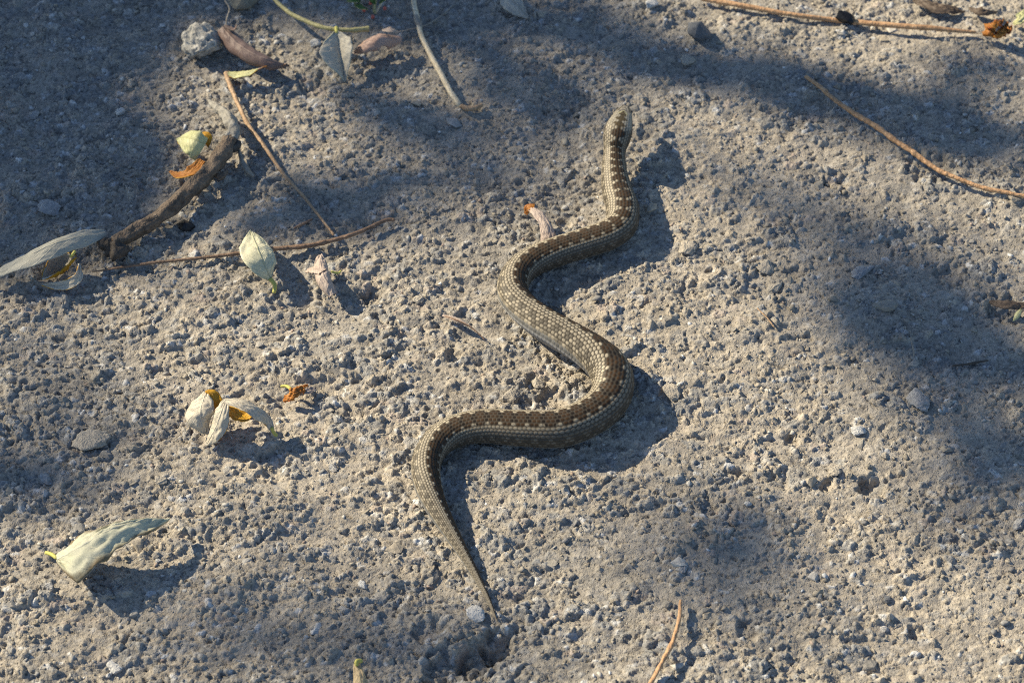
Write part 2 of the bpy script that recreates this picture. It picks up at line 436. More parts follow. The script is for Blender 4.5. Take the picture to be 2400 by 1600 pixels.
def build_snake():
    pts = []
    for px, py, hw, lift, roll in SN:
        p = at(px, py, .008)
        for _ in range(4):
            r = hw*mpp(p); z = float(samp(GLOW, p[0], p[1])[0]) + r*.93 + lift*.001 - .0006
            p = at(px, py, z)
        pts.append((p[0], p[1], p[2], hw*mpp(p), roll))
    pts = np.array(pts)
    NS, NVT = 1500, 152
    D = catmull(pts, NS)
    C = D[:, :3]; r = np.maximum(D[:, 3], .0003); roll = np.radians(D[:, 4])
    C = C.copy()
    for _ in range(12): C[1:-1] = (C[:-2]+2*C[1:-1]+C[2:])/4; r[1:-1] = (r[:-2]+2*r[1:-1]+r[2:])/4
    arc = np.r_[0, np.cumsum(np.linalg.norm(np.diff(C, axis=0), axis=1))]; L = arc[-1]
    hs = arc*1000                                            # mm from the snout
    tipr = np.sqrt(np.clip(1-(1-np.clip(hs/3.2, 0, 1))**2, 0, 1)); r = r*np.maximum(tipr, .02)
    T, S, N = frames(C)
    cr, sr = np.cos(roll)[:, None], np.sin(roll)[:, None]
    Dv = N*cr + S*sr; Sv = S*cr - N*sr
    head = sst(26, 17, hs)
    bh = .93 - .27*head                                      # head is flatter than the body
    th = np.linspace(-np.pi, np.pi, NVT, endpoint=False)
    # scale lattice: 21 keeled rows, alternating
    ROWS = 21; span = R(128)
    jl = np.cumsum(np.gradient(arc)/(np.maximum(r, .0012)*.235))
    row = (th+span)/(2*span)*ROWS                            # 0..21 on the back
    A = np.broadcast_to(row[None], (NS, NVT)); J = np.broadcast_to(jl[:, None], (NS, NVT))
    best = np.full((NS, NVT), 9.0); ia = np.zeros((NS, NVT)); jb = ia.copy(); da = ia.copy(); db = ia.copy()
    ri = np.floor(A)
    for k in (-1, 0, 1):
        rr_ = ri+k; off = np.mod(rr_, 2)*.5
        c0 = np.round(J-off)+off
        for q in (-1, 0, 1):
            cc = c0+q; ddA = A-(rr_+.5); ddJ = J-cc
            d = (ddA/.95)**2 + (ddJ/1.05)**2
            n_ = d < best
            best = np.where(n_, d, best); ia = np.where(n_, rr_, ia); jb = np.where(n_, cc, jb); da = np.where(n_, ddA, da); db = np.where(n_, ddJ, db)
    back = (np.abs(th) < span)[None]
    edge = sst(.22, .40, best**.5*.75)                       # towards the seams
    relief = (.55-.55*edge) + .35*np.clip(db+.5, 0, 1) + .30*np.exp(-(da/.11)**2)*sst(.6, .2, np.abs(db))
    # belly plates
    bj = np.mod(J, 1.0); belly = .5*bj*sst(1.0, .93, bj)
    rel = np.where(back, relief, belly)*(.026*r)[:, None]*(1-.4*head)[:, None]*sst(1, 5, hs)[:, None]
    ct = np.cos(th); fl = np.where(ct < -.72, -.72+(ct+.72)*.35, ct)      # flatter belly
    rad = r[:, None]+rel
    # angular jaw and brow on the head
    brow = head[:, None]*(.06*np.exp(-((np.abs(th)-R(52))/R(14))**2)[None]*np.exp(-((hs-7.5)/3.2)**2)[:, None])
    rad = rad*(1+brow)
    P = C[:, None] + rad[..., None]*(np.sin(th)[None, :, None]*Sv[:, None] + (bh[:, None]*fl[None])[..., None]*Dv[:, None])
    # ---- colour, one value per scale
    tc = (ia+.5)/ROWS*2*span-span                            # angle of the scale's own centre
    at_ = np.degrees(np.abs(.6*tc+.4*th[None])); per = 3.2
    jm = .6*jb+.4*J; nk = sst(120, 70, hs)[:, None]          # neck blotches stand apart, the body's join up
    blot = np.abs(np.mod(jm, per)/per-.5)*2                  # 0 in the middle of a blotch
    hsh = _h(ia.astype(np.int64)+50, np.round(jb*2).astype(np.int64), 5)
    halfw = 35-(18+14*nk)*sst(.38, .9, blot)
    cream = np.array([.38, .325, .232]); tan = np.array([.37, .325, .245]); brown = np.array([.048, .026, .011]); drk = np.array([.015, .010, .006])
    grey = np.array([.115, .102, .080]); spot = np.array([.030, .027, .023]); low = np.array([.17, .165, .15])
    f = sst(36, 60, at_)[..., None]
    side = sst(-.3, .3, tc)[..., None]                       # light painted into the skin: left side sunlit and paler, right side shaded
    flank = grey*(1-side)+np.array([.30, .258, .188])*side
    tn = tan*(.62+.38*side)  # tan of the back also dimmed on the painted shaded side
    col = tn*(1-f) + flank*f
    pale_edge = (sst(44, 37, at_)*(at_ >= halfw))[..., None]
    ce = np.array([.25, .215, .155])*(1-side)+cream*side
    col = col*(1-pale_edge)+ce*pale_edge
    inb = sst(2.5, -2.5, at_-halfw)[..., None]; rim = np.maximum(sst(13, 3, halfw-at_), sst(.42, .75, blot)*(1-nk))[..., None]
    col = col*(1-inb) + inb*(brown*(1-rim)+drk*rim)
    # fade of the band along the tail
    sp1 = ((np.abs(at_-76) < 13) & (np.abs(np.mod(jm+1.6, per)/per-.5) < .27))[..., None]
    sp2 = ((np.abs(at_-103) < 9) & (np.abs(np.mod(jm, per)/per-.5) < .25))[..., None]
    col = np.where(sp1, col*.3+spot*.7, col); col = np.where(sp2, col*.45+spot*.55, col)
    col = np.where((at_ > 113)[..., None], low*(.75+.5*edge[..., None]), col)
    col = col*(.82+.36*hsh)[..., None]
    skin = np.array([.052, .043, .031])
    gap = (edge*sst(.02, .3, edge))[..., None]*.95
    lowg = (at_ > 108)[..., None]
    gap = np.where(lowg, gap*.3, gap)
    col = col*(1-gap) + skin*gap
    col = np.where(back[..., None], col, np.array([.25, .245, .235])*(.7+.5*bj)[..., None])
    # head markings
    hm = sst(24, 19, hs)[:, None, None]; ta = np.degrees(np.abs(th))[None]
    H = hs[:, None]
    hc = np.broadcast_to(np.array([.38, .335, .25]), col.shape).copy()
    hc = hc*(.86+.28*hsh)[..., None]*(1-.45*gap)
    cap_ = (ta < 50) & (H < 11)
    hc = np.where(cap_[..., None], np.array([.25, .218, .165])*(.5+.9*hsh)[..., None], hc)
    vlim = (H-9.5)*10.0
    mark = (H > 9.5) & (ta < np.minimum(vlim, 17+7*np.sin(H*1.6))*(.6+.8*hsh)) & (H < 24)
    vline = (H > 9.0) & (ta < np.minimum(vlim+7, 28)) & ~mark & (H < 12.5)
    hc = np.where(vline[..., None], np.array([.40, .36, .20]), hc)
    hc = np.where(mark[..., None], np.array([.095, .070, .034])*(.6+.6*hsh)[..., None], hc)
    brows = (np.abs(ta-(20+2.4*H)) < 6) & (H > 2.5) & (H < 9)
    hc = np.where(brows[..., None], np.array([.10, .08, .05]), hc)
    post = (np.abs(ta-78) < 12) & (H > 5.5)
    hc = np.where(post[..., None], np.array([.07, .055, .04]), hc)
    lip = (ta > 95)
    hc = np.where(lip[..., None], np.array([.48, .45, .38]), hc)
    col = col*(1-hm)+hc*hm
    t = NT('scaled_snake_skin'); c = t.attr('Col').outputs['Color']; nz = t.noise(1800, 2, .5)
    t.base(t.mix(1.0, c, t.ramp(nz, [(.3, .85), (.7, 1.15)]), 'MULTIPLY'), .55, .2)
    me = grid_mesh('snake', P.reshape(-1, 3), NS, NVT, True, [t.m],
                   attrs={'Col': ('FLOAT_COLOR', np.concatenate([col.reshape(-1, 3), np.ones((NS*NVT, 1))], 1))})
    bm = bmesh.new(); bm.from_mesh(me); bm.verts.ensure_lookup_table()
    bm.faces.new([bm.verts[i] for i in range(NVT)]); bm.faces.new([bm.verts[(NS-1)*NVT+i] for i in reversed(range(NVT))])
    bm.to_mesh(me); bm.free()
    o = bpy.data.objects.new('snake', me); link(o)
    tag(o, 'slender viper with brown zigzag back winding across the pavement', 'snake')
    # eyes
    et = NT('snake_eye'); et.base((.03, .022, .012), .12, .6)
    k = int(np.argmin(np.abs(hs-6.2)))
    for sg in (-1, 1):
        a_ = sg*R(66); p = C[k] + r[k]*.97*(math.sin(a_)*Sv[k] + bh[k]*math.cos(a_)*Dv[k])
        bm = bmesh.new(); bmesh.ops.create_icosphere(bm, subdivisions=2, radius=.00105)
        for f_ in bm.faces: f_.smooth = True
        e = bpy.data.meshes.new('eye'); bm.to_mesh(e); bm.free(); e.materials.append(et.m)
        eo = bpy.data.objects.new('eye', e); link(eo, o); eo.location = p
    return C, r
SNAKE_C, SNAKE_R = build_snake()
def near_snake(x, y, m=.002):
    return float((np.hypot(SNAKE_C[::8, 0]-x, SNAKE_C[::8, 1]-y)-SNAKE_R[::8]).min()) < m

# ------------------------------------------------------------------ stones
def hull_stone(seed, npts=16, sub=0, flat=.7, rough=.12, noise_sc=2.0):
    rd = np.random.default_rng(seed); bm = bmesh.new()
    for _ in range(npts):
        v = rd.normal(size=3); v /= np.linalg.norm(v); v *= rd.uniform(.8, 1.05); v[2] *= flat
        bm.verts.new(v)
    g = bmesh.ops.convex_hull(bm, input=bm.verts)
    bmesh.ops.delete(bm, geom=[v for v in bm.verts if not v.link_faces], context='VERTS')
    if sub:
        bmesh.ops.bevel(bm, geom=list(bm.edges), offset=.10, segments=2, affect='EDGES', profile=.5, clamp_overlap=True)
        bmesh.ops.triangulate(bm, faces=bm.faces)
        bmesh.ops.subdivide_edges(bm, edges=[e for e in bm.edges if e.calc_length() > .16], cuts=sub, use_grid_fill=True)
        bmesh.ops.triangulate(bm, faces=bm.faces)
        for v in bm.verts:
            q = v.co*noise_sc + Vector((seed*1.3, seed*.7, 0))
            n = mnoise.noise(q)+.5*mnoise.noise(q*2.3)+.3*mnoise.noise(q*5)
            v.co *= 1+rough*n
        for f in bm.faces: f.smooth = True
    me = bpy.data.meshes.new('stone'); bm.to_mesh(me); bm.free(); return me
M_AGG = mat_stone('embedded_aggregate', [(.3, (.25, .232, .20)), (.55, (.345, .318, .272)), (.75, (.42, .385, .325))], 600, 1.0)
M_AGG2 = mat_stone('aggregate_chip', [(.3, (.25, .232, .20)), (.55, (.345, .318, .272)), (.75, (.42, .385, .325))], 2.6, 1.0, .85, .0004)
M_WHITE = mat_stone('white_quartz', [(.3, (.42, .42, .41)), (.6, (.62, .61, .58)), (.8, (.72, .71, .68))], 500, 0, .8, .0012, None, .22)
M_BLUE = mat_stone('blue_grey_stone', [(.3, (.22, .225, .235)), (.55, (.34, .34, .34)), (.75, (.52, .52, .51))], 480, 0, .8, .0014, None, .32)
M_TANST = mat_stone('tan_stone', [(.3, (.33, .30, .25)), (.6, (.40, .36, .295)), (.8, (.47, .43, .36))], 420, 0, .85, .0014, None, .75)
M_GRAN = mat_stone('speckled_granite', [(.25, (.13, .13, .13)), (.42, (.30, .285, .25)), (.6, (.42, .40, .355)), (.8, (.55, .54, .51))], 260, 0, .75, .0012, (.10, .11, .12))
M_DARK = mat_stone('dark_basalt', [(.3, (.075, .08, .088)), (.7, (.15, .155, .165))], 500, 0, .7)
M_BLACK = mat_stone('black_glossy_stone', [(.3, (.008, .008, .009)), (.7, (.022, .022, .024))], 700, 0, .32, .0003)
M_OLIVE = mat_stone('olive_brown_stone', [(.3, (.15, .135, .10)), (.7, (.27, .25, .19))], 380, 0, .8)
def place_stone(name, me, px, py, sx, sy, sz, rz, mat, parent=None, sink=.45, label=None, cat=None, tilt=(0, 0), group=None):
    me = me.copy(); me.materials.clear(); me.materials.append(mat)
    o = bpy.data.objects.new(name, me); link(o, parent)
    p = at(px, py, 0); z = gz(p[0], p[1]); k = mpp(p)
    p = at(px, py, z+sz*k*(1-sink)*.5)
    me.transform(Matrix.Diagonal((sx*k, sy*k, sz*k, 1)))
    o.location = (p[0], p[1], z + sz*k*(1-2*sink)*.72); o.rotation_euler = (tilt[0], tilt[1], rz)
    if label: tag(o, label, cat, group)
    return o
ROCK = hull_stone(11, 26, 3, .95, .22, 3.2); ROCK2 = hull_stone(5, 14, 2, .8, .07, 1.4); ROCK3 = hull_stone(23, 18, 2, .8, .08, 2.0)
place_stone('rock', ROCK, 476, 103, 56, 55, 48, .4, M_GRAN, None, .12, 'speckled grey granite lump beside the rolled brown leaf', 'rock')
place_stone('stone', ROCK2, 572, 2, 44, 34, 32, 1.1, M_OLIVE, None, .15, 'olive brown stone above the rolled brown leaf', 'stone')
place_stone('pebble', ROCK2, 1640, 74, 36, 32, 38, .3, M_DARK, None, .12, 'blocky dark grey pebble standing by itself in the dappled shade', 'pebble')
place_stone('pebble', ROCK3, 1981, 48, 30, 17, 20, -.3, M_BLACK, None, -.22, 'glossy black pebble lying on the long orange straw', 'pebble', (0, .25))
place_stone('pebble', ROCK3, 740, 103, 17, 14, 14, .2, M_WHITE, None, .1, 'small white pebble beside the folded pale leaf', 'pebble')
place_stone('pebble', ROCK2, 437, 528, 24, 22, 22, .9, M_BLACK, None, .2, 'round black pebble in the shade of the thick bark twig', 'pebble')
place_stone('pebble', ROCK3, 1528, 9, 21, 14, 14, .4, M_WHITE, None, .25, 'pale quartz pebble behind the dark blocky pebble', 'pebble')
EMB = [(1612,142,24,20,14,M_TANST),(208,1030,38,52,16,M_TANST),(1572,918,34,34,16,M_TANST),(2152,934,44,32,16,M_BLUE),(2022,640,46,24,15,M_BLUE),(105,1124,28,18,12,M_BLUE),
       (743,1472,24,17,12,M_WHITE),(270,1560,27,20,12,M_WHITE),(254,1582,10,7,8,M_WHITE),(1112,1440,32,26,15,M_WHITE),(1530,1152,52,26,10,M_TANST),(2010,1008,24,18,12,M_WHITE),
       (545,1228,40,26,10,M_BLUE),(620,1228,30,22,9,M_WHITE),(176,1224,13,15,9,M_BLUE),(116,1372,11,20,11,M_BLUE),(370,1313,9,9,6,M_WHITE),(115,490,34,34,14,M_BLUE),
       (283,262,15,15,11,M_WHITE),(80,270,18,13,10,M_BLUE),(245,165,11,8,7,M_WHITE),(1795,625,30,28,14,M_TANST),(1815,665,20,38,12,M_TANST),(1610,578,26,30,11,M_TANST),
       (2075,715,40,20,13,M_AGG),(1960,1105,20,18,12,M_TANST),(1990,1110,11,14,9,M_AGG),(2075,1068,13,12,9,M_TANST),(1195,925,34,26,15,M_TANST),(1262,898,22,20,14,M_TANST),
       (1010,1350,28,24,14,M_AGG),(975,1330,11,14,10,M_TANST),(2150,1345,44,26,9,M_TANST),(2080,1402,11,14,9,M_DARK),(1530,120,22,15,11,M_BLUE),(1755,1180,13,9,8,M_WHITE),
       (655,1060,26,20,9,M_BLUE),(470,1150,20,15,9,M_BLUE),(780,1095,16,14,8,M_BLUE),(375,1125,18,22,12,M_TANST),(880,628,24,13,8,M_WHITE),(980,700,18,15,8,M_TANST),
       (895,825,12,11,9,M_TANST),(2390,1225,30,16,12,M_BLUE),(1230,505,10,9,8,M_TANST),(1525,365,14,9,9,M_TANST),(1510,430,13,10,8,M_TANST),(1600,1330,20,20,12,M_BLUE),
       (1565,1415,14,14,9,M_AGG),(330,910,26,20,10,M_TANST),(470,820,22,14,8,M_BLUE),(660,760,40,30,8,M_TANST),(1760,1260,22,14,9,M_AGG),(850,1370,18,11,7,M_WHITE),
       (1425,1470,22,20,10,M_AGG),(1240,1330,70,40,7,M_TANST),(190,1180,24,12,7,M_AGG),(60,60,9,7,6,M_WHITE),(195,90,9,6,6,M_WHITE),(380,60,10,8,6,M_WHITE)]
SEEDS = [hull_stone(100+k, 12, 0, .62) for k in range(14)]
MED = [hull_stone(60+k, 13, 2, .8, .20, 3.4) for k in range(8)]
for k, (px, py, sx, sy, sz, m) in enumerate(EMB):
    if sz <= 10 and sx >= 20: continue
    place_stone('stone', MED[k % 8], px, py, sx*.95, sy*1.0, sz*1.15, k*1.7, m, ground, .34)
cnt = 0
for me in SEEDS: me.materials.append(M_AGG2)
while cnt < 246:
    x = random.uniform(-.33, .33); y = random.uniform(-.2, .27)
    px, py = to_px((x, y, 0))
    if not (-20 < px < 2420 and -20 < py < 1620) or near_snake(x, y, .003): continue
    s = random.choice([1.3, 1.6, 1.9, 2.2, 2.8, 3.6])*.001*random.uniform(.8, 1.2)
    o = bpy.data.objects.new('stone', SEEDS[cnt % 14]); link(o, ground)
    hz = s*random.uniform(.6, .9)
    o.location = (x, y, gz(x, y)-hz*.12); o.scale = (s*random.uniform(.9, 1.4), s, hz); o.rotation_euler = (random.uniform(-.3, .3), random.uniform(-.3, .3), random.uniform(0, 6.3))
    cnt += 1
# loose grit, uncountable
def grit(n=15000):
    T_ = []
    for k in range(8):
        me = hull_stone(300+k, 8, 0, .7); v = np.zeros(len(me.vertices)*3, np.float32); me.vertices.foreach_get('co', v)
        T_.append((v.reshape(-1, 3), np.array([list(p.vertices) for p in me.polygons])))
    VV, FF, CC = [], [], []; base = 0
    xs = rng.uniform(-.36, .36, n*2); ys = rng.uniform(-.23, .31, n*2)
    dens = sst(-.3, .3, fbm(xs/.05, ys/.05, 400, 2)); keep = rng.uniform(size=n*2) < .25+.5*dens
    xs, ys = xs[keep], ys[keep]; zs = samp(GZ, xs, ys); n = len(xs)
    pal = np.array([[.31, .275, .22], [.36, .32, .255], [.24, .235, .225], [.27, .25, .215], [.18, .175, .17], [.42, .40, .36], [.60, .60, .58], [.34, .27, .22]])
    pi = rng.choice(8, n, p=[.24, .2, .16, .18, .08, .08, .02, .04])
    for i in range(n):
        v, f = T_[i % 8]; s = rng.gamma(3.0, .00022)+.00028; a = rng.uniform(0, 6.28); ca, sa = math.cos(a), math.sin(a)
        w = v*np.array([s*rng.uniform(.8, 1.5), s, s*rng.uniform(.6, 1.0)])
        w = np.stack([w[:, 0]*ca-w[:, 1]*sa, w[:, 0]*sa+w[:, 1]*ca, w[:, 2]], -1)+np.array([xs[i], ys[i], zs[i]+s*.15])
        VV.append(w); FF.append(f+base); base += len(v)
        CC.append(np.tile(np.r_[pal[pi[i]]*rng.uniform(.8, 1.15), 1.0], (len(v), 1)))
    me = tri_mesh('grit', np.vstack(VV), np.vstack(FF), mat_vcol('loose_grit', .85, .25), np.vstack(CC))
    o = bpy.data.objects.new('grit', me); link(o, ground); o['kind'] = 'stuff'
grit()

# ------------------------------------------------------------------ leaf and stem materials
L_CREAM = mat_leaf('cream_leaf', (.62, .60, .40), (.70, .66, .48), None, (.50, .49, .30), .5, .2, 90)
L_CREAMB = mat_leaf('cream_leaf_back', (.52, .52, .33), (.6, .57, .4), None, None, .55, .2)
L_GREYGR = mat_leaf('grey_green_leaf', (.52, .52, .37), (.60, .58, .43), (.20, .16, .10), (.62, .60, .46), .6, .15, 100, .70, (.20, .15, .08))
L_GREYGR2 = mat_leaf('dull_grey_green_leaf', (.36, .35, .29), (.45, .43, .36), (.17, .13, .09), (.5, .48, .38), .6, .12, 100, .70)
L_YGREEN = mat_leaf('yellow_green_leaf', (.55, .56, .27), (.63, .62, .36), (.35, .34, .16), (.5, .5, .25), .5, .25, 120, .72)
L_YELLOW = mat_leaf('yellow_leaf', (.68, .40, .03), (.60, .30, .03), (.34, .13, .02), (.72, .48, .08), .5, .3, 140, .66)
L_PALE = mat_leaf('pale_spotted_leaf', (.60, .54, .42), (.53, .49, .40), (.24, .20, .15), None, .55, .2, 160, .67)
L_ORANGE = mat_leaf('orange_leaf', (.58, .26, .05), (.48, .18, .04), (.22, .08, .02), None, .5, .3, 180, .66)
L_BROWN = mat_leaf('mauve_brown_leaf', (.15, .10, .085), (.21, .15, .13), (.11, .08, .06), (.30, .22, .18), .55, .1, 130, .68)
L_TAN = mat_leaf('tan_leaf', (.50, .38, .22), (.58, .46, .28), (.3, .2, .1), (.6, .5, .3), .55, .2, 150, .68)
L_PINK = mat_leaf('pinkish_leaf', (.52, .41, .34), (.58, .48, .40), (.35, .22, .15), None, .55, .25, 140, .72)
L_RUST = mat_leaf('rust_leaf', (.50, .12, .03), (.40, .12, .04), (.2, .05, .02), None, .5, .2, 200, .66)
L_REDBR = mat_leaf('reddish_brown_leaf', (.40, .25, .19), (.48, .33, .26), (.25, .12, .08), (.5, .36, .28), .55, .15, 140, .68)
L_GREY = mat_leaf('grey_leaf', (.42, .39, .33), (.50, .46, .38), (.22, .18, .13), (.36, .32, .24), .6, .15, 130, .68)
L_GREEN = mat_leaf('green_leaf', (.06, .13, .03), (.10, .19, .04), None, None, .45, .25, 140)
L_DKBR = mat_leaf('dark_brown_leaf', (.10, .075, .055), (.15, .11, .08), (.05, .04, .03), None, .6, .1, 140, .66)
S_YEL = mat_stem('yellow_green_stalk', (.50, .44, .10), (.42, .42, .12), .5)
S_OLIVE = mat_stem('olive_stem', (.34, .31, .13), (.42, .38, .20), .5)
S_STRAW = mat_stem('pale_straw', (.50, .41, .27), (.68, .59, .43), .55, 220, .0006)
S_TAN = mat_stem('tan_peduncle', (.30, .19, .105), (.48, .33, .20), .55, 220, .0006)
S_ORANGE = mat_stem('orange_straw', (.34, .19, .095), (.56, .35, .19), .55, 200, .0007)
S_RED = mat_stem('red_brown_twig', (.13, .085, .055), (.30, .19, .12), .6, 200, .0006)
S_GREYT = mat_stem('grey_thin_twig', (.22, .19, .15), (.34, .30, .24), .6, 400)
S_BARK = mat_stem('peeling_bark', (.075, .055, .040), (.25, .19, .135), .8, 170, .0020)
S_BARK2 = mat_stem('dark_broken_wood', (.05, .042, .035), (.12, .1, .08), .85, 300, .0010)
S_WOOD = mat_stem('weathered_grey_wood', (.22, .205, .175), (.33, .31, .265), .75, 260, .0006)

# ------------------------------------------------------------------ fallen leaves
GL = 'fallen leaves on the pavement'
lens_ = lambda w, p=.8: [(0, w*.10), (.08, w*.42), (.2, w*.78), (.4, w), (.6, w*.93), (.8, w*.6), (.93, w*.25), (1, .6)]
t = thing('leaf', 'cream oval leaf with a curved stalk lying over the thin brown twig', 'leaf', 607, 620, GL)
leaf_blade('blade', [(634,655,5),(622,625,11),(606,588,14),(588,541,7)], lens_(43), lens_(44), [-8,-20,-15], [-20,-45,-25], [-6,-12,-6], [L_CREAM, L_CREAMB], t, .7, 2)
stalk([(632,652,5.4),(644,668,4),(642,688,2)], 5.5, 5, S_YEL, t)
t = thing('leaf', 'large pale green leaf folded along its midrib with brown torn edge', 'leaf', 240, 1290, GL)
leaf_blade('blade', [(134,1311,8),(180,1283,15),(232,1254,19),(282,1230,20),(335,1219,18),(396,1216,10)], [(0,44),(.1,52),(.25,44),(.45,26),(.7,12),(.9,9),(1,1)], [(0,6),(.08,44),(.15,86),(.21,82),(.32,62),(.5,50),(.7,42),(.85,28),(1,2)], [-8,-10,-12,-20], [-10,-16,-22,-30], [8,6,4,0], [L_GREYGR, L_GREYGR2], t, 1.6, 5, 56, 14, .16, fold=(-16, [-2,-6,-10,-10]))
stalk([(134,1308,8),(120,1298,5),(106,1294,3)], 5, 5, S_YEL, t)
t = thing('leaf', 'long grey green twisted leaf against the broken end of the bark twig', 'leaf', 110, 590, GL)
leaf_blade('blade', [(246,546,9),(200,552,13),(140,567,17),(80,592,17),(20,622,10),(-40,652,4)], [(0,10),(.15,26),(.4,34),(.65,32),(.85,24),(1,4)], [(0,12),(.15,24),(.4,24),(.65,20),(.85,16),(1,3)], [-25,-30,-20,-10], [-50,-70,-50,-20], [25,10,-8,-14], [L_GREYGR2, L_GREY], t, .8, 8, 40)
t = thing('leaf', 'small curled yellow leaf tucked under the long grey green leaf', 'leaf', 140, 635, GL)
leaf_blade('blade', [(178,600,10),(158,622,4),(130,640,3),(98,655,7)], lens_(46), lens_(42), [60,85,70], [70,110,80], [0,-10,0], [L_GREY, L_YELLOW], t, 1.0, 9)
leaf_blade('blade', [(186,618,10),(182,650,8),(150,668,5),(98,668,3)], lens_(13), lens_(12), [10,20,10], [20,20,10], [35,40,30], [L_PALE, L_YELLOW], t, .5, 19)
stalk([(165,602,11),(172,594,13),(176,588,13)], 4, 3, S_YEL, t)
t = thing('leaf', 'pale yellow green leaf curled behind the bark twig', 'leaf', 452, 345, GL)
leaf_blade('blade', [(414,328,7),(432,322,13),(456,326,17),(480,340,14)], [(0,1),(.2,18),(.6,30),(1,24)], [(0,1),(.2,16),(.6,40),(1,44)], [-20,-35,-50], [-20,-40,-60], [-10,-18,-20], [L_YGREEN, L_YELLOW], t, .6, 11)
leaf_blade('blade', [(470,312,12),(484,318,13),(488,345,9)], lens_(13), lens_(13), -30, -30, 0, [L_YELLOW, L_YELLOW], t, .4, 12, 20, 5)
t = thing('leaf', 'small orange leaf sticking out from under the bark twig', 'leaf', 432, 402, GL)
leaf_blade('blade', [(398,402,5),(420,412,8),(445,405,10),(474,376,11)], [(0,2),(.3,12),(.7,16),(1,8)], [(0,2),(.3,12),(.7,18),(1,10)], [25,40,20], [25,30,10], [0,10,0], [L_ORANGE, L_YELLOW], t, .5, 13)
t = thing('leaf', 'dark mauve brown leaf rolled into a tube beside the granite lump', 'leaf', 600, 120, GL)
leaf_blade('blade', [(522,64,13),(552,98,13),(590,124,13),(634,142,11),(678,154,4)], [(0,26),(.2,40),(.5,40),(.8,26),(1,2)], [(0,24),(.2,38),(.5,40),(.8,26),(1,2)], [-70,-115,-130,-110], [-80,-120,-130,-110], [0,-10,-10,0], [L_BROWN, L_DKBR], t, .8, 15, 40, 10, .08)
leaf_blade('blade', [(525,60,15),(548,70,15),(556,58,18)], lens_(8), lens_(8), 10, 10, 20, [L_BROWN, L_DKBR], t, .3, 16, 14, 4)
t = thing('leaf', 'narrow yellow green leaf with a twisted pink tip at the end of the tan stalk', 'leaf', 590, 170, GL)
leaf_blade('blade', [(530,172,6),(552,176,6),(580,172,8),(604,162,9)], [(0,8),(.4,18),(.8,14),(1,4)], [(0,6),(.4,12),(.8,10),(1,4)], -20, -15, [0,10,25], [L_YGREEN, L_YELLOW], t, .5, 17, 26, 6)
leaf_blade('blade', [(594,168,8),(625,156,8),(660,154,6),(672,148,6)], [(0,4),(.4,8),(.8,6),(1,1)], [(0,4),(.4,8),(.8,6),(1,1)], 20, 20, [30,50,20], [L_PINK, L_ORANGE], t, .3, 18, 22, 4)
t = thing('leaf', 'pale grey leaf folded in a deep V below the olive stem', 'leaf', 805, 135, GL)
leaf_blade('blade', [(789,74,14),(794,105,10),(801,145,6),(809,192,1.5)], [(0,6),(.2,34),(.45,42),(.75,24),(1,1)], [(0,6),(.2,38),(.45,58),(.7,46),(.88,20),(1,1)], [-20,-30,-20], [-10,-25,-10], [0,-6,0], [L_PALE, L_CREAMB], t, .8, 21, fold=([30,55,60], [25,45,55]))
stalk([(789,78,14),(788,64,13)], 4.5, 4.5, S_YEL, t)
t = thing('leaf', 'pinkish brown leaf rolled into an arch with a rusty inside', 'leaf', 890, 95, GL)
leaf_blade('blade', [(830,122,5),(858,98,13),(896,84,15),(940,90,8)], [(0,3),(.2,26),(.5,34),(.8,32),(1,14)], [(0,6),(.2,24),(.5,32),(.8,30),(1,12)], [-60,-100,-110,-90], [-50,-80,-100,-90], [0,8,0], [L_REDBR, L_RUST], t, .9, 22, 36, 10, .1)
leaf_blade('blade', [(836,120,3),(852,112,7),(868,108,5)], lens_(10), lens_(12), 20, 25, 20, [L_RUST, L_RUST], t, .4, 23, 16, 5)
leaf_blade('blade', [(896,72,16),(918,70,17),(936,76,12)], lens_(10), lens_(8), -10, -20, 0, [L_PINK, L_PINK], t, .4, 24, 14, 5)
t = thing('leaf', 'pale pinkish leaf rolled like a shell beside the cream oval leaf', 'leaf', 757, 645, GL)
leaf_blade('blade', [(750,598,7),(752,622,9),(760,650,11),(784,688,7)], [(0,9),(.2,24),(.5,36),(.8,36),(1,24)], [(0,9),(.2,24),(.5,36),(.8,36),(1,24)], [-60,-110,-130,-130], [-60,-110,-135,-140], [0,0,6], [L_PINK, L_BROWN], t, 1.1, 25, 36, 12, .05)
leaf_blade('blade', [(718,634,3),(736,630,8),(756,636,11)], [(0,6),(.5,15),(1,12)], [(0,6),(.5,13),(1,12)], -20, -25, [0,5], [L_PINK, L_BROWN], t, .6, 26, 18, 6)
stalk([(775,636,10),(792,640,8),(800,634,7)], 2.6, 2.2, S_YEL, t)
t = thing('leaf', 'narrow pinkish leaf with an orange tip leaning against the snake', 'leaf', 1266, 525, GL)
leaf_blade('blade', [(1244,487,10),(1260,497,12),(1277,522,12),(1285,548,10),(1286,572,7)], [(0,9),(.25,15),(.5,15),(.75,18),(1,22)], [(0,9),(.25,15),(.5,14),(.75,18),(1,22)], [-40,-45,-40], [-30,-45,-50], [8,5,0], [L_PINK, L_PINK], t, .5, 27)
leaf_blade('blade', [(1252,486,10.5),(1238,486,10),(1232,502,6)], [(0,9),(.5,10),(1,4)], [(0,9),(.5,9),(1,4)], 10, 10, 0, [L_ORANGE, L_ORANGE], t, .4, 28, 14, 5)
t = thing('leaf', 'thin pink leaf sliver with a long thread like tip beside the snake', 'leaf', 1085, 760, GL)
leaf_blade('blade', [(1038,738,3),(1064,746,4),(1090,758,4),(1108,768,3)], [(0,4),(.4,8),(1,1.5)], [(0,4),(.4,8),(1,1.5)], -30, -30, 10, [L_PINK, L_PINK], t, .3, 29, 20, 5)
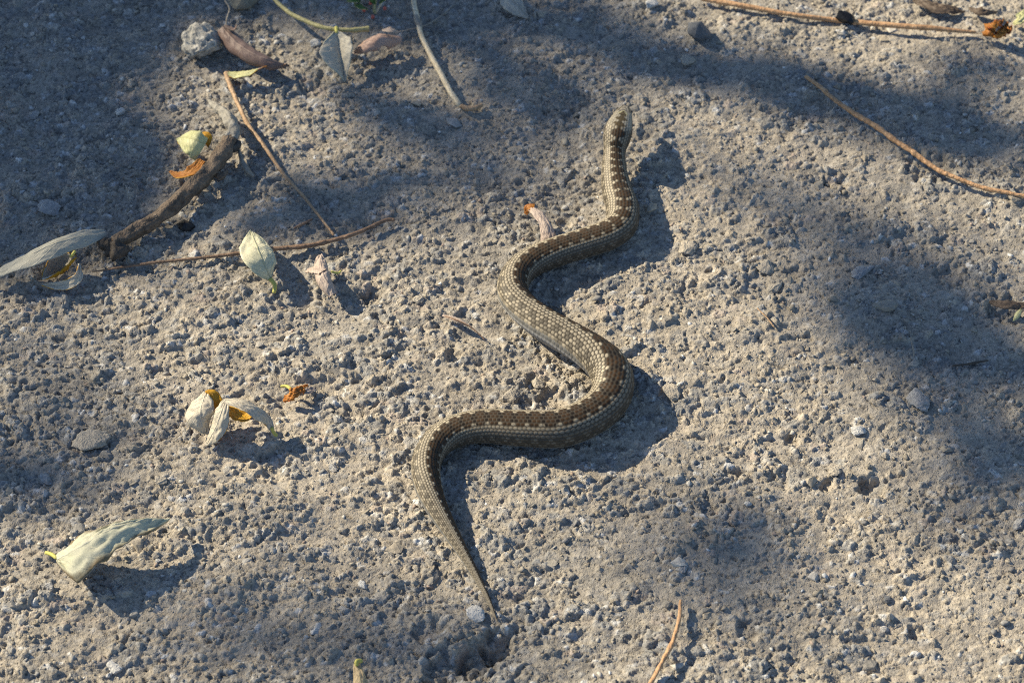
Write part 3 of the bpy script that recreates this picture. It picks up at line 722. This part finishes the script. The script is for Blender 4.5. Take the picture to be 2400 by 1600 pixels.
stalk([(1040,740,3.4),(1075,752,5),(1108,770,4),(1140,800,1.5)], 2, 1.4, S_RED, t, 'midrib')
t = thing('leaf', 'bright yellow leaf with pale spotted back crumpled into three folds', 'leaf', 530, 975, GL)
leaf_blade('blade', [(484,917,15),(474,945,15),(470,975,12),(482,1016,3)], [(0,4),(.2,24),(.5,36),(.8,24),(1,4)], [(0,6),(.2,38),(.5,54),(.8,34),(1,4)], [-30,-55,-50], [-30,-60,-60], [-14,-10,-6], [L_PALE, L_ORANGE], t, .8, 30)
leaf_blade('blade', [(481,918,15.5),(497,922,15),(508,945,12),(508,972,8)], [(0,6),(.4,15),(.8,17),(1,6)], [(0,4),(.4,15),(.8,18),(1,6)], 20, 15, [20,10,0], [L_YELLOW, L_YELLOW], t, .5, 31, 22, 6)
leaf_blade('blade', [(530,934,19),(519,965,18),(506,1000,12),(484,1043,2)], [(0,6),(.2,16),(.5,28),(.8,22),(1,3)], [(0,8),(.2,24),(.5,42),(.75,34),(.9,16),(1,2)], [-30,-50,-50], [-40,-75,-50], [-8,-8,-4], [L_PALE, L_YELLOW], t, .7, 32)
leaf_blade('blade', [(527,936,19),(562,944,20),(600,960,17),(628,985,10),(642,1018,3)], [(0,8),(.3,17),(.6,17),(.85,8),(1,2.5)], [(0,10),(.3,18),(.6,20),(.85,9),(1,2.5)], [-35,-40,-40,-20], [-30,-35,-40,-20], [10,8,0,0], [L_PALE, L_YELLOW], t, .7, 33)
leaf_blade('blade', [(528,955,15),(550,972,11),(575,978,9),(592,972,10)], [(0,10),(.4,22),(.8,18),(1,5)], [(0,10),(.4,24),(.8,16),(1,2)], 15, 25, [20,15,10], [L_YELLOW, L_YELLOW], t, .6, 34, 22, 6)
stalk([(636,1000,7),(642,1014,4),(650,1022,2)], 4.5, 4, S_YEL, t)
t = thing('leaf', 'tiny crumpled orange leaf scrap with a green tip', 'leaf', 692, 918, GL)
leaf_blade('blade', [(666,938,3),(684,920,8),(704,908,6),(722,906,2)], [(0,6),(.3,18),(.7,14),(1,3)], [(0,6),(.3,16),(.7,16),(1,4)], [-40,-80,-50], [-40,-70,-50], [10,-10,10], [L_ORANGE, L_RUST], t, 1.6, 35)
leaf_blade('blade', [(700,915,5),(722,914,4),(740,908,2)], lens_(8), lens_(10), 20, -20, 0, [L_PINK, L_PINK], t, .8, 36, 14, 5)
stalk([(682,912,6),(672,905,5),(657,905,4)], 4.5, 3.5, S_YEL, t)
t = thing('leaf', 'upright tan leaf with a green curled stub and nothing else near it', 'leaf', 842, 1590, GL)
t['label'] = 'tan leaf tip with a green curled stub amid bare shaded grit'
leaf_blade('blade', [(836,1552,12),(842,1580,12),(850,1620,9),(862,1670,3)], [(0,8),(.3,16),(.7,26),(1,4)], [(0,8),(.3,18),(.7,28),(1,4)], [-50,-60,-50], [-50,-75,-60], 0, [L_TAN, L_BROWN], t, .6, 37)
stalk([(836,1560,12.5),(836,1549,14),(848,1548,12)], 5, 5, S_YEL, t, 'stub')
t = thing('leaf', 'crumpled orange leaf clump at the end of the long orange straw', 'leaf', 2335, 65, GL)
for k, (m_, a, b) in enumerate([([(2306,84,2),(2322,66,8),(2340,50,11)], 16, 15), ([(2328,88,3),(2346,72,9),(2362,58,8)], 14, 14), ([(2308,60,8),(2330,56,13),(2352,48,10)], 10, 12), ([(2350,82,4),(2362,70,9),(2370,62,6)], 9, 9)]):
    leaf_blade('blade', m_, lens_(a), lens_(b), [-30,-70,-40], [-40,-60,-20], [k*14-20, 10], [L_ORANGE, L_RUST], t, 2.2, 40+k, 20, 6, .2)
t = thing('leaf', 'dry pale grey leaf lying flat past the pale straw', 'leaf', 1212, 15, GL)
leaf_blade('blade', [(1186,-24,3),(1206,6,6),(1238,44,2)], lens_(24), lens_(30), [-20,-30,-20], [-20,-40,-20], 0, [L_GREY, L_GREY], t, .9, 46)
t = thing('leaf', 'dark brown rotted leaf flake beyond the orange straw', 'leaf', 2220, 22, GL)
leaf_blade('blade', [(2140,0,3),(2200,16,5),(2262,28,2)], lens_(16), lens_(18), [-20,-30,-10], [-10,-30,-20], 0, [L_DKBR, L_DKBR], t, 1.2, 47)
t = thing('leaf', 'blackish curled leaf flake close behind the orange leaf clump', 'leaf', 2300, 26, GL)
leaf_blade('blade', [(2272,20,3),(2300,24,7),(2336,30,3)], lens_(13), lens_(14), [-40,-50,-40], [-40,-50,-40], 0, [L_DKBR, L_DKBR], t, 1.0, 48)
t = thing('leaf', 'olive green leaf scrap beside the orange leaf clump', 'leaf', 2392, 40, GL)
leaf_blade('blade', [(2376,58,2),(2392,40,7),(2412,20,4)], lens_(14), lens_(16), -30, -20, 0, [L_YGREEN, L_GREEN], t, 1.0, 49)
t = thing('leaf', 'dark brown leaf flake lying beside a pale yellow seed', 'leaf', 2365, 712, GL)
leaf_blade('blade', [(2318,708,2),(2360,712,5),(2420,716,3)], lens_(13), lens_(14), [-10,-20,-10], [-20,-30,-20], 0, [L_DKBR, L_DKBR], t, .8, 50)
t = thing('seed', 'slender pale yellow seed husk beside a dark brown leaf flake', 'seed', 2386, 738)
leaf_blade('husk', [(2374,752,2),(2384,738,5),(2394,722,3)], lens_(8), lens_(8), -70, -70, 0, [L_YGREEN, L_TAN], t, .2, 51, 18, 5)

# ------------------------------------------------------------------ stems, straws and twigs
GS = 'stems and twigs on the pavement'
stick('stem', 'long tan stalk running from the narrow yellow green leaf to the thin brown twig', 'stem', [(530,170,5),(548,222,4.5),(578,286,4),(612,335,3),(660,402,2.6),(712,462,2.6),(752,512,2.4),(783,552,2)], [7.5,6.5,6,5.5,4.6,4,3.6,3.2], S_TAN, GS)
stick('twig', 'thin brown twig passing under the cream oval leaf', 'twig', [(216,638,1.6),(330,620,2.6),(460,606,3.2),(560,594,3.4),(640,584,3.4),(720,576,3.4),(790,560,3.2),(850,540,3),(905,516,2.6),(926,516,2)], [1.6,3.4,4,4.2,5,6,6.5,6,5.5,5], S_RED, GS, 120)
t = thing('straw', 'pale cream straw with a jointed node and a bent brown tip', 'straw', 1020, 130, GS)
def part_stick(name, mid, rad, mat, parent, n=60, lump=.1, seed=1, nv=10, ls=.006):
    C = catmull(px_path(mid), n); sc = mpp(C.mean(0))
    C = C + .0004*np.stack([vnoise(np.linspace(0, n/18, n), np.full(n, seed*3.7+k), 55+k) for k in range(3)], -1)
    return child_mesh(name, tube(name, C, interp(np.linspace(0, 1, n), rad)*sc*.92, mat, nv, lump+.05, seed, True, ls), parent)
part_stick('stem', [(968,-30,5),(971,12,5),(978,45,5),(986,80,5),(1005,122,4.6),(1030,170,4.2),(1055,215,3.8),(1080,250,3)], [6.5,6.5,7,6.5,7,7.5,7.5,6.5], S_STRAW, t)
part_stick('node', [(974,36,5.3),(980,52,5.5),(986,68,5.3)], [6,9,6], S_GREYT, t, 14)
part_stick('tip', [(1078,247,2.8),(1092,254,2.6),(1112,254,2.6),(1132,246,2.2)], [6,7,6.5,4], S_TAN, t, 24)
stick('stem', 'olive green stem arching above the folded grey leaf', 'stem', [(628,-20,9),(655,12,9),(690,38,10),(730,56,11),(775,69,12),(822,71,12),(866,68,11)], [5.5,5.5,6,6,6,6,8], S_OLIVE, GS)
stick('twig', 'thread thin grey twig hanging from the olive brown stone', 'twig', [(528,2,12),(538,20,10),(532,42,8),(530,64,6)], [2.2,2.6,2.2,2], S_GREYT, GS, 30)
t = thing('straw', 'long orange straw with a black pebble lying on it', 'straw', 1980, 45, GS)
part_stick('stem', [(1640,-4,3),(1740,14,3.5),(1860,36,3),(1960,48,1.6),(2060,58,3),(2180,66,4.5),(2290,76,3)], [7,6.5,6,6.5,7,7,4], S_ORANGE, t, 110)
stick('straw', 'orange straw with tiny side nubs and a black broken end', 'straw', [(1886,178,3),(1920,204,4),(1990,258,5),(2060,302,5),(2130,350,5),(2210,404,4),(2300,438,3.5),(2420,464,3)], [5,5.5,6.5,7,7,6,5.5,5], S_ORANGE, GS, 130, .3, 12, 4, .003)
stick('straw', 'short curved orange straw with a dark upper joint, lying apart', 'straw', [(1597,1404,3),(1594,1430,4),(1590,1462,4.5),(1578,1500,4.5),(1560,1540,4),(1535,1585,3.5),(1505,1640,3)], [4,5.5,6,7,6.5,6,5], S_ORANGE, GS, 70, .2, 12, 5, .004)
t = thing('twig', 'thick peeling bark twig with a grey split tip and dark broken end', 'twig', 400, 480)
part_stick('stem', [(262,570,6),(310,546,6.5),(362,516,7),(420,470,7.5),(468,424,8),(505,384,8.5),(530,348,9),(548,312,9)], [15,19,18,18.5,21,22,20,15], S_BARK, t, 140, .34, 3, 26, .008)
part_stick('split_tip', [(540,330,9),(548,306,10),(540,282,9),(522,262,7),(505,250,5),(488,236,3)], [17,17,16,14,10,3], S_WOOD, t, 70, .45, 6, 20, .005)
part_stick('broken_end', [(236,566,5),(258,578,6),(280,586,6),(304,578,6)], [10,20,22,10], S_BARK2, t, 36, .7, 9, 16, .003)
part_stick('side_stub', [(536,352,8),(556,344,8),(562,330,9)], [10,11,6], S_BARK2, t, 20, .4, 2, 12, .004)
part_stick('bark_flake', [(500,410,5),(520,412,7),(535,398,7)], [6,9,3], S_BARK, t, 20, .4, 8, 10, .004)
stick('splinter', 'grey wood splinter lying next to the split tip of the bark twig', 'splinter', [(557,348,5),(566,376,3.5),(578,396,3),(596,414,1.5)], [4,6,9,4], S_GREYT, GS, 30, .3, 8, 7, .004)
stick('twig', 'tiny brown twig piece in the shade above the thin brown twig', 'twig', [(690,536,1.5),(712,524,2),(732,514,1.5)], [2.5,4,2.5], S_RED, GS, 24)
stick('twig', 'tiny hair like twig on bare sunlit pavement', 'twig', [(1775,722,2),(1795,742,3),(1815,768,1.5)], [2,2.4,2], S_TAN, GS, 24)
stick('twig', 'tiny upright dark twig near the blue white stone', 'twig', [(2136,790,6),(2140,815,4),(2142,836,2)], [2.6,2.6,2], S_GREYT, GS, 24)
stick('twig', 'short blackish twig sliver lying flat in soft shade', 'twig', [(2234,858,2),(2262,854,2.5),(2318,845,1.5)], [2.5,4,1.8], S_BARK2, GS, 30)
stick('twig', 'faint dry grass stem crossing beside the pale cream straw', 'twig', [(936,76,6),(968,68,5),(1006,56,4),(1040,34,3),(1060,14,2)], [1.8,1.8,1.8,1.6,1.4], S_GREYT, GS, 40)

# weed sprig
t = thing('weed', 'small green weed sprig with tiny red buds', 'plant', 870, 5)
part_stick('stem', [(880,34,1),(878,14,5),(884,-14,10)], [4,4,3], S_OLIVE, t, 20)
part_stick('stem', [(880,34,1),(893,10,5),(902,-16,9)], [3.5,3,3], S_STRAW, t, 20)
for k, (m_, w_) in enumerate([([(862,22,3),(846,14,7),(830,8,5)], 11), ([(846,4,6),(828,-2,9),(812,4,6)], 10), ([(880,10,6),(872,-6,10),(866,-24,10)], 10), ([(888,8,6),(900,-4,9),(914,-10,8)], 9), ([(850,-4,8),(838,-16,10),(822,-24,8)], 11)]):
    leaf_blade('leaf', m_, lens_(w_), lens_(w_), -20, -25, k*8-10, [L_GREEN, L_YGREEN], t, .5, 60+k, 18, 5)
bt = NT('red_bud'); bt.base((.50, .12, .09), .4, .4)
for px, py, h in ((853,24,4),(902,20,4),(874,40,2),(868,8,6)):
    p = at(px, py, h*.001); bm = bmesh.new(); bmesh.ops.create_icosphere(bm, subdivisions=2, radius=.0011)
    for f in bm.faces: f.smooth = True
    for v in bm.verts: v.co.z *= 1.3; v.co *= 1+.15*mnoise.noise(v.co*2500)
    me = bpy.data.meshes.new('bud'); bm.to_mesh(me); bm.free(); me.materials.append(bt.m)
    o = child_mesh('bud', me, t); o.location = Vector(p)-t.location

# ------------------------------------------------------------------ the tree that shades the pavement
SHADE = [ # px, py, rx, ry, angle deg (image), cover
 (110,60,380,180,0,.96),(600,-10,700,60,0,.92),(1150,40,420,80,0,.68),(120,320,340,150,6,.86),(110,520,300,120,-8,.78),(330,410,120,90,-30,.85),(720,485,200,65,-12,.92),(850,460,180,65,-8,.88),(360,610,190,50,0,.6),
 (900,248,160,42,14,.92),(1080,400,190,80,0,.62),(1230,190,200,80,10,.68),(1330,330,130,90,0,.4),(1500,140,170,70,5,.86),(1740,165,210,62,8,.93),(1970,230,250,66,16,.93),(2240,310,210,66,10,.9),(2260,190,170,40,-20,.75),
 (1830,480,240,60,32,.55),(2080,590,260,75,25,.62),(2150,750,270,110,18,.88),(2340,860,160,80,20,.82),(2330,1060,190,85,10,.88),(2200,920,200,70,10,.45),
 (0,1110,220,75,0,.75),(60,800,200,60,0,.35),(330,1105,240,40,-6,.35),(700,1300,240,70,-4,.42),(760,1500,480,110,0,.55),(1730,1230,180,80,20,.66),(1680,1380,240,75,12,.55),(2250,1230,220,70,0,.3),(200,930,260,60,0,.25)]
def cover(px, py):
    c = np.zeros_like(px)
    for cx, cy, rx, ry, an, d in SHADE:
        a = R(an); dx = px-cx; dy = py-cy
        u = (dx*math.cos(a)+dy*math.sin(a))/rx; v = (-dx*math.sin(a)+dy*math.cos(a))/ry
        c = np.maximum(c, d*sst(1.15, .75, np.hypot(u, v)))
    return c
def shadow_of(p):
    p = np.asarray(p, float); return p - (p[..., 2:3]/SUNV[2])*SUNV
def in_view(g, m=0.0):
    return (np.abs(g[..., 0]) < .38+m) & (g[..., 1] > -.24-m) & (g[..., 1] < .32+m)
def build_tree():
    base = np.array([-3.0, 3.3, 0]); t_ = empty('tree', tuple(base))
    tag(t_, 'leafy small tree whose foliage dapples the pavement with shade', 'tree')
    bark = mat_stem('tree_bark', (.12, .095, .07), (.22, .18, .14), .85, 40, .004)
    def limb(name, P, r0, r1, n=30, seed=1, check=True):
        C = catmull(np.array(P, float), n)
        if check:
            g = shadow_of(C); v = in_view(g)
            if v.any():
                qx, qy = to_px(g[v])
                if cover(qx, qy).min() < .6: return None
        return child_mesh(name, tube(name, C, np.linspace(r0, r1, n), bark, 12, .15, seed, True, .12), t_)
    B = base
    limb('trunk', [B+(0,0,-.03), B+(.03,.01,.5), B+(-.04,.03,1.1), B+(.03,.0,1.8), B+(-.05,-.05,2.7), B+(-.1,-.1,3.8)], .085, .02, 50, 1, False)
    def spot(gx, gy, L): return np.array([gx, gy, 0])+L*SUNV
    ends = [spot(-.30,.28,2.2), spot(.14,.225,2.3), spot(-.33,.20,2.6), spot(.28,.17,2.4)]
    for k, e in enumerate(ends):
        st = B+np.array([0,0,.8+.2*k]); limb('limb', [st, (st+e)/2+np.array([-.05,.05,.16]), e], .035, .008, 40, k)
    for k in range(11):
        a = k*2.4; st = B+np.array([0,0,1.0+.2*k]); e = st+np.array([1.4*math.cos(a), 1.2*math.sin(a), .5+.3*math.sin(k*1.7)])
        limb('limb', [st, (st+e)/2+np.array([0,0,.1]), e], .03, .008, 24, k+10)
    # leaves over the shaded patches, and the rest of the crown
    n = 30000
    gx = rng.uniform(-.42, .42, n); gy = rng.uniform(-.27, .36, n)
    px, py = to_px(np.stack([gx, gy, gx*0], -1))
    c = np.clip(cover(px, py), 0, .98); lam = -np.log(1-c)
    soft = c < .66
    a_leaf = np.where(soft, .00022, .00019)
    keep = rng.uniform(size=n) < lam*1.35*(.84*.63)/(a_leaf*n)
    gx, gy, soft = gx[keep], gy[keep], soft[keep]
    Ld = np.where(soft, rng.uniform(4.6, 6.4, len(gx)), rng.uniform(2.3, 3.3, len(gx)))
    nl = len(gx)
    pos = [np.stack([gx, gy, gx*0], -1)+Ld[:, None]*SUNV[None]]; sz = [rng.uniform(.8, 1.2, nl)*np.where(soft, .0138, .0128)]
    m = 13000
    q = rng.normal(size=(m, 3)); q /= np.linalg.norm(q, axis=1)[:, None]; q *= rng.uniform(0, 1, m)[:, None]**(.42)
    q = q*np.array([2.0, 1.7, 1.35])+np.array([-3.1, 2.7, 2.8])
    den = sst(-.35, .1, fbm(q[:, 0]/.35+q[:, 2]*.8, q[:, 1]/.35-q[:, 2]*.6, 500, 2))
    kp = ~in_view(shadow_of(q), .06) & (rng.uniform(size=m) < den)
    pos.append(q[kp]); sz.append(rng.uniform(.8, 1.3, kp.sum())*.028)
    pos = np.vstack(pos); sz = np.concatenate(sz)
    tm = np.array([[-1, 0, 0], [-.45, .42, .10], [.25, .40, .10], [1, 0, -.05], [.25, -.40, .10], [-.45, -.42, .10], [-.2, 0, -.02]])
    tf = np.array([[0, 6, 1], [1, 6, 2], [2, 6, 3], [3, 6, 4], [4, 6, 5], [5, 6, 0]])
    VV, FF, CC = [], [], []; b = 0
    for p, s in zip(pos, sz):
        z = np.array([random.gauss(0, .6), random.gauss(0, .6), random.gauss(.9, .4)])+.5*SUNV; z /= np.linalg.norm(z)
        x = np.cross(z, rng.normal(size=3)); x /= np.linalg.norm(x); y = np.cross(z, x)
        VV.append(p + s*1.25*(tm[:, :1]*x+tm[:, 1:2]*y*1.15+tm[:, 2:]*z)); FF.append(tf+b); b += 7
        k = random.uniform(.7, 1.2); CC.append(np.tile([.075*k, .115*k, .032*k, 1], (7, 1)))
    me = tri_mesh('crown', np.vstack(VV), np.vstack(FF), mat_vcol('tree_leaf', .5, .35, 60, .001), np.vstack(CC), True)
    o = child_mesh('crown', me, t_); o['kind'] = 'stuff'
    low = pos[:nl]
    for k in range(60):
        e = low[rng.integers(nl)]; s = ends[int(np.argmin([np.linalg.norm(e-w) for w in ends]))]
        limb('branchlet', [s, (s+e)/2+np.array([0, 0, .03]), e], .005, .0014, 14, k)
build_tree()
